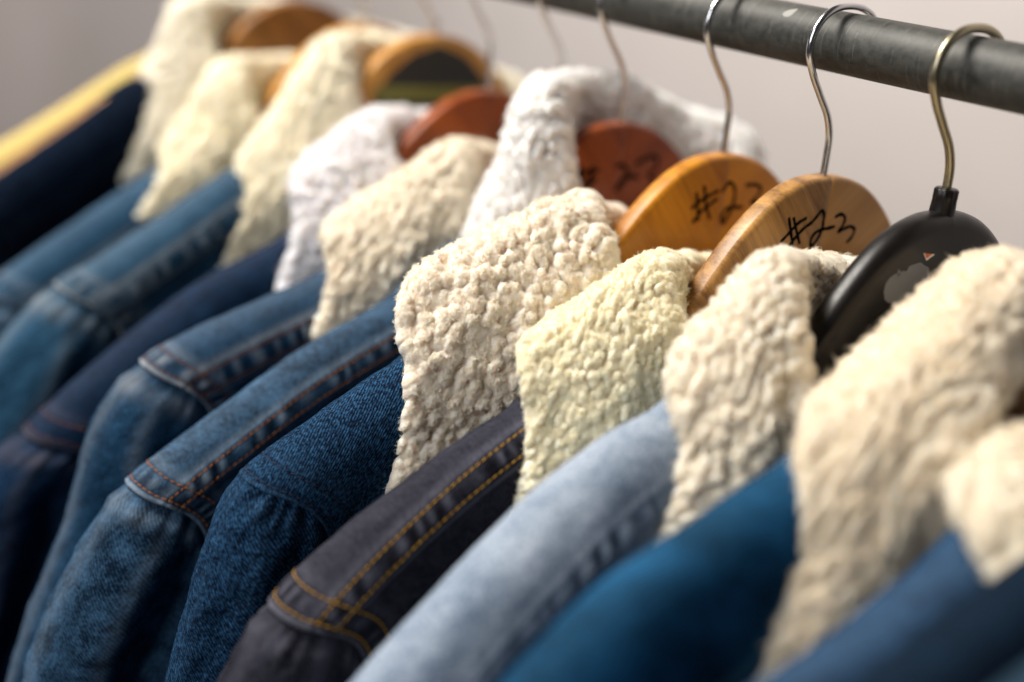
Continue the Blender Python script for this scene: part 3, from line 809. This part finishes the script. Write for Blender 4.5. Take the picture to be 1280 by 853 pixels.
# key: X, ridge, tip, sleeve edge, shape options, cloth, thread, collar
JK = [
    dict(label='mid blue denim jacket shoulder at the very end of the row, before the navy jacket', drop=17, X=-205, ridge=[(150, -77), (185, -90), (220.4, -102.6), (240, -118)], tip=(262, -136),
         mat=('blue_denim_end', (.012, .05, .10), (.05, .14, .22), (.3, .4, .5)), a=20),
    dict(label='dark navy smooth denim jacket with no collar in view, before the seamed blue one', X=-165, ridge=[(120, -98), (157.6, -109.9), (177.4, -116.6), (225.8, -132.4)], tip=(262, -152),
         mat=('navy_denim_end', (.004, .013, .035), (.012, .04, .085), (.05, .1, .16)), drop=8, a=20, v0=(40, 46), pucker=.0),
    dict(label='blue denim jacket with a pale seam and small cream fleece collar point', X=-133, ridge=[(144, -121), (176, -134), (226, -150)], tip=(262, -172),
         mat=('seamed_blue_denim', (.005, .03, .085), (.03, .10, .2), (.34, .42, .52)), thread=BLUET, kd=(.4, .85), drop=10, a=20, v0=(22, 26), pucker=.5,
         col=dict(B=(92, -101), A=(139, -120), F=(143, -142), D=(96, -120), bulge=4, back=(30, -114), tuft=5.6, amp=3.4, fibres=40000, wisp=2.0, flen=2.2, col=((0.77, 0.68, 0.53), (0.84, 0.77, 0.64)))),
    dict(label='bright medium blue denim jacket with a large shaggy cream fleece collar', X=-72, ridge=[(149, -118), (180, -130), (225, -149), (258, -177)], tip=(278, -198),
         mat=('medium_blue_denim', (.004, .05, .125), (.02, .12, .25), (.1, .25, .36)), drop=3, kd=(.36, .68), mottle_scale=35, mottle=.7, fold=2.0, a=20, b=36, v0=(58, 62), pucker=.2,
         col=dict(front_x=-27, stand=14, B=(36, -57), A=(142, -119), F=(184, -208), D=(106, -112), back=(30, -72), end=.3, tuft=5.6, amp=3.6, fibres=70000, wisp=2.0, flen=2.2, col=((0.78, 0.68, 0.53), (0.86, 0.78, 0.65)), bulge=5)),
    dict(label='pale washed light blue denim jacket with a white fleece collar', X=-6.4, ridge=[(144, -122), (165, -129), (212, -159), (243, -185), (271, -212)], tip=(288, -230),
         tint=(1, 1, 1), kd=(.7, 1.0), drop=3, mottle=.45, mottle_scale=40, mat=('pale_blue_denim', (.13, .19, .28), (.54, .60, .68), (.6, .64, .7)), thread=BLUET, a=23, b=40, v0=(24, 34), band=12, pucker=.7, pitch=8.0, wear=.8, deep=1.0,
         col=dict(front_x=-24, B=(93, -76), A=(143, -119), F=(163, -177), D=(100, -117), back=(30, -82), tuft=4.6, amp=3.4, fibres=120000, col=((0.83, 0.745, 0.61), (0.89, 0.83, 0.72)))),
    dict(label='charcoal grey denim jacket with gold double stitching and pale yellow fleece collar', X=59.8, ridge=[(166, -150), (188, -160), (223, -180), (250, -199)], tip=(268, -215), sleeve=[(273, -230), (283, -252)],
         mat=('charcoal_denim', (.009, .009, .015), (.082, .083, .118), (.24, .24, .30)), thread=GOLD, tint=(1, 1, 1), wear=.7, kd=(.35, .60), a=19, b=26, v0=(5, 17), band=12, pucker=.35, pitch=9,
         col=dict(B=(92, -95), A=(164, -132), F=(172, -186), D=(95, -126), back=(30, -102), wisp=1.2, flen=1.2, tuft=3.5, amp=2.4, fibres=170000, col=((0.88, 0.79, 0.575), (0.92, 0.86, 0.69)))),
    dict(label='dark indigo plain denim jacket with a chunky cream fleece collar', X=124, ridge=[(182, -150), (217, -169), (242, -183)], tip=(251, -190), sleeve=[(258, -212), (266, -240), (277, -289)],
         mat=('raw_indigo_denim', (.004, .020, .065), (.075, .19, .36), (.12, .24, .40)), thread=NAVYT, a=22, b=34, v0=(70, 80), band=6, pucker=.0, threads=('armhole',), kd=(.22, .5), fleck=1.0, base=.2, wear=.2, seam=.25,
         col=dict(front_x=-24, B=(84, -84), A=(184, -124), F=(193, -197), D=(80, -115), back=(30, -98), tuft=5.0, amp=3.3, fibres=170000, col=((0.88, 0.765, 0.63), (0.93, 0.85, 0.745)), bulge=5)),
    dict(label='stonewashed blue denim jacket with orange stitching and a white fleece collar', X=203, ridge=[(140, -150), (183, -170), (223, -194), (254, -214)], tip=(269, -225), sleeve=[(287, -260), (302, -290), (312, -322)],
         mat=('stonewashed_denim', (.012, .055, .14), (.17, .30, .48), (.34, .43, .53)), thread=ORANGE, a=19, b=30, v0=(17, 20), band=11, pucker=.6, pitch=9.5, mottle=.6, base=.36,
         col=dict(B=(48, -48), A=(92, -126), F=(108, -160), D=(44, -100), back=(32, -34), tuft=4.8, amp=3.2, fibres=120000, yc=-22, far=-22, col=((0.82, 0.80, 0.775), (0.88, 0.865, 0.845)), bulge=5)),
    dict(label='blue denim jacket with pale worn seams and a beige fleece collar', X=256, ridge=[(147, -149), (191, -164), (225, -177)], tip=(242, -187), sleeve=[(254, -207), (275, -268), (292, -317)],
         mat=('worn_seam_denim', (.010, .05, .12), (.08, .21, .38), (.46, .48, .5)), thread=RUST, a=20, b=28, v0=(20, 24), band=13, pucker=.45, base=.4,
         col=dict(B=(66, -88), A=(148, -134), F=(155, -168), D=(76, -122), back=(30, -88), tuft=4.8, amp=3.1, fibres=70000, col=((0.76, 0.68, 0.54), (0.85, 0.78, 0.66)))),
    dict(label='dark navy denim jacket with a bright white fleece collar', X=326, ridge=[(132, -149), (182, -172), (226, -203), (256, -227)], tip=(277, -247), sleeve=[(290, -263), (312, -310)],
         mat=('deep_navy_denim', (.010, .032, .08), (.04, .11, .24), (.16, .14, .16)), thread=RUST, a=20, v0=(46, 50), pucker=.2, threads=('armhole',),
         col=dict(B=(77, -86), A=(131, -121), F=(140, -166), D=(70, -118), back=(30, -80), tuft=4.8, amp=3.2, fibres=25000, wisp=2.2, flen=2.4, frad=.1, col=((0.80, 0.77, 0.775), (0.86, 0.835, 0.84)))),
    dict(label='faded blue denim jacket with bleached shoulder edges and a cream fleece collar', X=388, ridge=[(131, -120), (180, -150), (222, -176)], tip=(240, -186), sleeve=[(258, -211), (271, -228)],
         mat=('faded_blue_denim', (.018, .075, .15), (.11, .26, .42), (.50, .52, .52)), thread=BLUET, a=21, v0=(24, 26), band=14, pucker=.5, base=.45,
         col=dict(B=(68, -50), A=(131, -124), F=(144, -170), D=(70, -90), back=(30, -44), tuft=5.0, amp=2.8, fibres=25000, wisp=2.2, flen=2.4, frad=.1, col=((0.81, 0.735, 0.56), (0.87, 0.81, 0.66)), bulge=5)),
    dict(label='soft mid blue denim jacket with a cream collar, beside the black navy jacket', X=475, ridge=[(144, -141), (196, -173), (245, -206)], tip=(256, -214),
         mat=('soft_blue_denim', (.016, .07, .15), (.10, .24, .40), (.4, .45, .5)), thread=BLUET, a=21, v0=(30, 32), pucker=.4, base=.45,
         col=dict(B=(96, -80), A=(144, -134), F=(158, -162), D=(88, -112), back=(30, -72), tuft=5.0, amp=2.8, fibres=25000, wisp=2.2, flen=2.4, frad=.1, col=((0.82, 0.735, 0.55), (0.88, 0.82, 0.66)))),
    dict(label='almost black navy denim jacket with a tall cream fleece collar', X=548, ridge=[(133, -108), (181, -140), (223, -169)], tip=(256, -192),
         mat=('black_navy_denim', (.006, .012, .028), (.022, .045, .10), (.02, .03, .05)), drop=-13, a=21, v0=(46, 50), pucker=.1,
         col=dict(B=(92, -50), A=(131, -110), F=(142, -152), D=(84, -84), back=(30, -40), tuft=5.0, amp=2.8, fibres=25000, wisp=2.2, flen=2.4, frad=.1, col=((0.78, 0.725, 0.59), (0.84, 0.79, 0.68)), bulge=5)),
]

jackets = {}
for i, d in enumerate(JK):
    J = Jacket(d['X'], d['ridge'], d['tip'], d.get('sleeve'), a=d.get('a', 21), b=d.get('b', 30), seed=i + 3, v0=d.get('v0', (14, 24)),
               band=d.get('band', 12), pucker=d.get('pucker', .5), pitch=d.get('pitch', 9), drop=d.get('drop', 0.0), seam=d.get('seam', 1.0), fold=d.get('fold', 1.0))
    jackets[i] = J
    root = empty('denim_jacket', (d['X'] * MM, 0, 0)); tag(root, d['label'], 'jacket', JG)
    nm, dk, lt, wn_ = d['mat']
    kd = d.get('kd', (.16, .40)); dk = tuple(x * kd[0] for x in dk); lt = tuple(x * kd[1] * g for x, g in zip(lt, d.get('tint', (.72, 1.0, 1.12)))); wn_ = tuple(x * .75 for x in wn_)
    m = denim(nm, dk, lt, wn_, fleck=d.get('fleck', .5), mottle=d.get('mottle', .25), mottle_scale=d.get('mottle_scale', 90), base=d.get('base', .3), wear=d.get('wear', 1.0), seed=i, deep=d.get('deep', .8))
    focus = 4 <= i <= 8
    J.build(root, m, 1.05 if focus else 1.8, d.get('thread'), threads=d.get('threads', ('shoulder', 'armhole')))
    if 'col' in d:
        c = dict(d['col']); c1, c2 = c.pop('col')
        collar(root, mats=(fleece_mat('fleece_' + nm, c1, c2), fibre_mat('fibre_' + nm, tuple(min(.95, y * 1.05) for x, y in zip(c1, c2)))),
               seed=i + 21, res=.6 if 4 <= i <= 7 else 1.1, **c)

# the yellow jacket at the far end
J = Jacket(618, [(99, -91), (151, -124), (202, -155)], (258, -190), a=22, seed=40, v0=(50, 52), pucker=0)
jackets['yellow'] = J
root = empty('yellow_jacket', (.618, 0, 0)); tag(root, 'plain mustard yellow jacket behind the almost black navy one', 'jacket')
J.build(root, denim('yellow_cotton', (.50, .38, .13), (.60, .48, .20), (.6, .48, .2), fleck=.2, mottle=.1), 2.0)

# hangers, one per jacket with a collar in view
LW = wood('light_wood_striped', (.48, .25, .072), (.16, .07, .019), tilt=-.85, contrast=1.1); LW2 = wood('light_wood', (.52, .265, .075), (.34, .155, .04), tilt=.7, contrast=.7)
OW = wood('orange_wood_dark', (.60, .245, .016), (.30, .105, .007), tilt=-.85); OW2 = wood('orange_wood', (.66, .275, .018), (.44, .165, .010), tilt=.7, contrast=.7)
RW = wood('red_wood', (.30, .062, .005), (.12, .022, .003), tilt=-.8); RW2 = wood('red_wood_right', (.26, .052, .005), (.14, .028, .003), tilt=.7)
YW = wood('honey_wood', (.60, .30, .07), (.38, .17, .035), tilt=-.8); BWD = wood('brown_wood', (.34, .15, .035), (.14, .055, .014), tilt=-.8)
BLK = plain('black_plastic', (.006, .0045, .004), .36, 0, .28)


def rz(i): return lambda y: float(jackets[i].zr(np.array([float(y)]))[0])


def ye(i): return jackets[i].ys - 10


hanger(-72, 'polished brown wooden hanger inside the large shaggy cream collar', (BWD, OW2), rz(3), ye(3), ztop=-84)
bh = hanger(-6.4, 'black plastic hanger with a brass hook and torn grey label', (BLK, BLK), rz(4), ye(4), ztop=-59, thick=15, rr=6.5, hookmat=BRASS, wire=2.0, black=True)
# torn sticker remains on the black hanger face
GREY = plain('torn_label_paper', (.15, .155, .165), .9)


def flat_patch(poly, x, h=.12):
    poly = np.array(poly, float); L = np.concatenate([[0], np.cumsum(np.linalg.norm(np.diff(np.vstack([poly, poly[:1]]), axis=0), axis=1))])
    t = np.linspace(0, L[-1], 48, endpoint=False)
    cl = np.vstack([poly, poly[:1]])
    p = np.stack([np.interp(t, L, cl[:, k]) for k in (0, 1)], 1)
    p += np.random.default_rng(5).normal(0, .16 if len(poly) > 4 else .03, p.shape)
    n = len(p); c = p.mean(0)
    V = np.vstack([np.stack([np.full(n, x), p[:, 0], p[:, 1]], 1), np.stack([np.full(n, x - h), p[:, 0] * .97 + c[0] * .03, p[:, 1] * .97 + c[1] * .03], 1), [[x - h, *c]]])
    j = np.arange(n); j1 = (j + 1) % n
    return np_mesh('patch', V, np.stack([j, j1, j1 + n, j + n], 1), T=np.stack([j + n, j1 + n, np.full(n, 2 * n)], 1), smooth_shade=False)


add('label_remnant', flat_patch(np.array(PATCH[0]) + [3, 2.5], -7.48), GREY, bh)
o = add('label_scrap', flat_patch(PATCH[1], -7.48), plain('white_scrap', (.7, .68, .64), .7), bh)
tri = np.array(PATCH[1]); tc_ = tri.mean(0)
add('orange_print', flat_patch((tri - tc_) * .72 + tc_ + [.5, .35], -7.62, .05), plain('orange_print', (.55, .10, .02), .6), o)
add('label_scrap', flat_patch(PATCH[2], -7.48), GREY, bh)
hanger(59.8, 'light striped wooden hanger marked #23 inside the pale yellow collar', (LW, LW2), rz(5), ye(5), ztop=-59, strokes=N5, ink_w=1.8)
hanger(124, 'orange varnished wooden hanger marked #23 inside the chunky cream collar', (OW, OW2), rz(6), ye(6), ztop=-63, strokes=N6, ink_w=1.9)
hanger(203, 'reddish brown wooden hanger marked with a smudged #23 inside a white collar', (RW, RW2), rz(7), ye(7), ztop=-63, strokes=N7, ink_w=2.4)
hanger(256, 'bare steel hook of the hanger hidden behind the white fleece collar', (RW, RW2), rz(8), ye(8), ztop=-90)
hanger(326, 'dark red brown wooden hanger inside the bright white fleece collar of the navy jacket', (RW, RW2), rz(9), ye(9), ztop=-68)
h10 = hanger(388, 'honey wooden hanger with a black and olive face', (YW, YW), rz(10), ye(10), ztop=-44)
DARKP = plain('black_plate', (.012, .012, .008), .6); OLIVE = plain('olive_plate', (.16, .15, .02), .6)  # dark plate with an olive band, laid over the hanger face
add('dark_face_plate', flat_patch([(0, -50), (20, -57), (34, -68), (44, -80), (48, -92), (-48, -92), (-44, -80), (-34, -68), (-20, -57)], -6.05), DARKP, h10)
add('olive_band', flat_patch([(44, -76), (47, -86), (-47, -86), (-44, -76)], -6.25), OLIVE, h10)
hanger(475, 'amber wooden hanger inside the cream collar of the soft blue jacket', (YW, OW2), rz(11), ye(11), ztop=-50)
hanger(548, 'dark brown wooden hanger inside the tall cream fleece collar', (BWD, BWD), rz(12), ye(12), ztop=-44, dy=12)
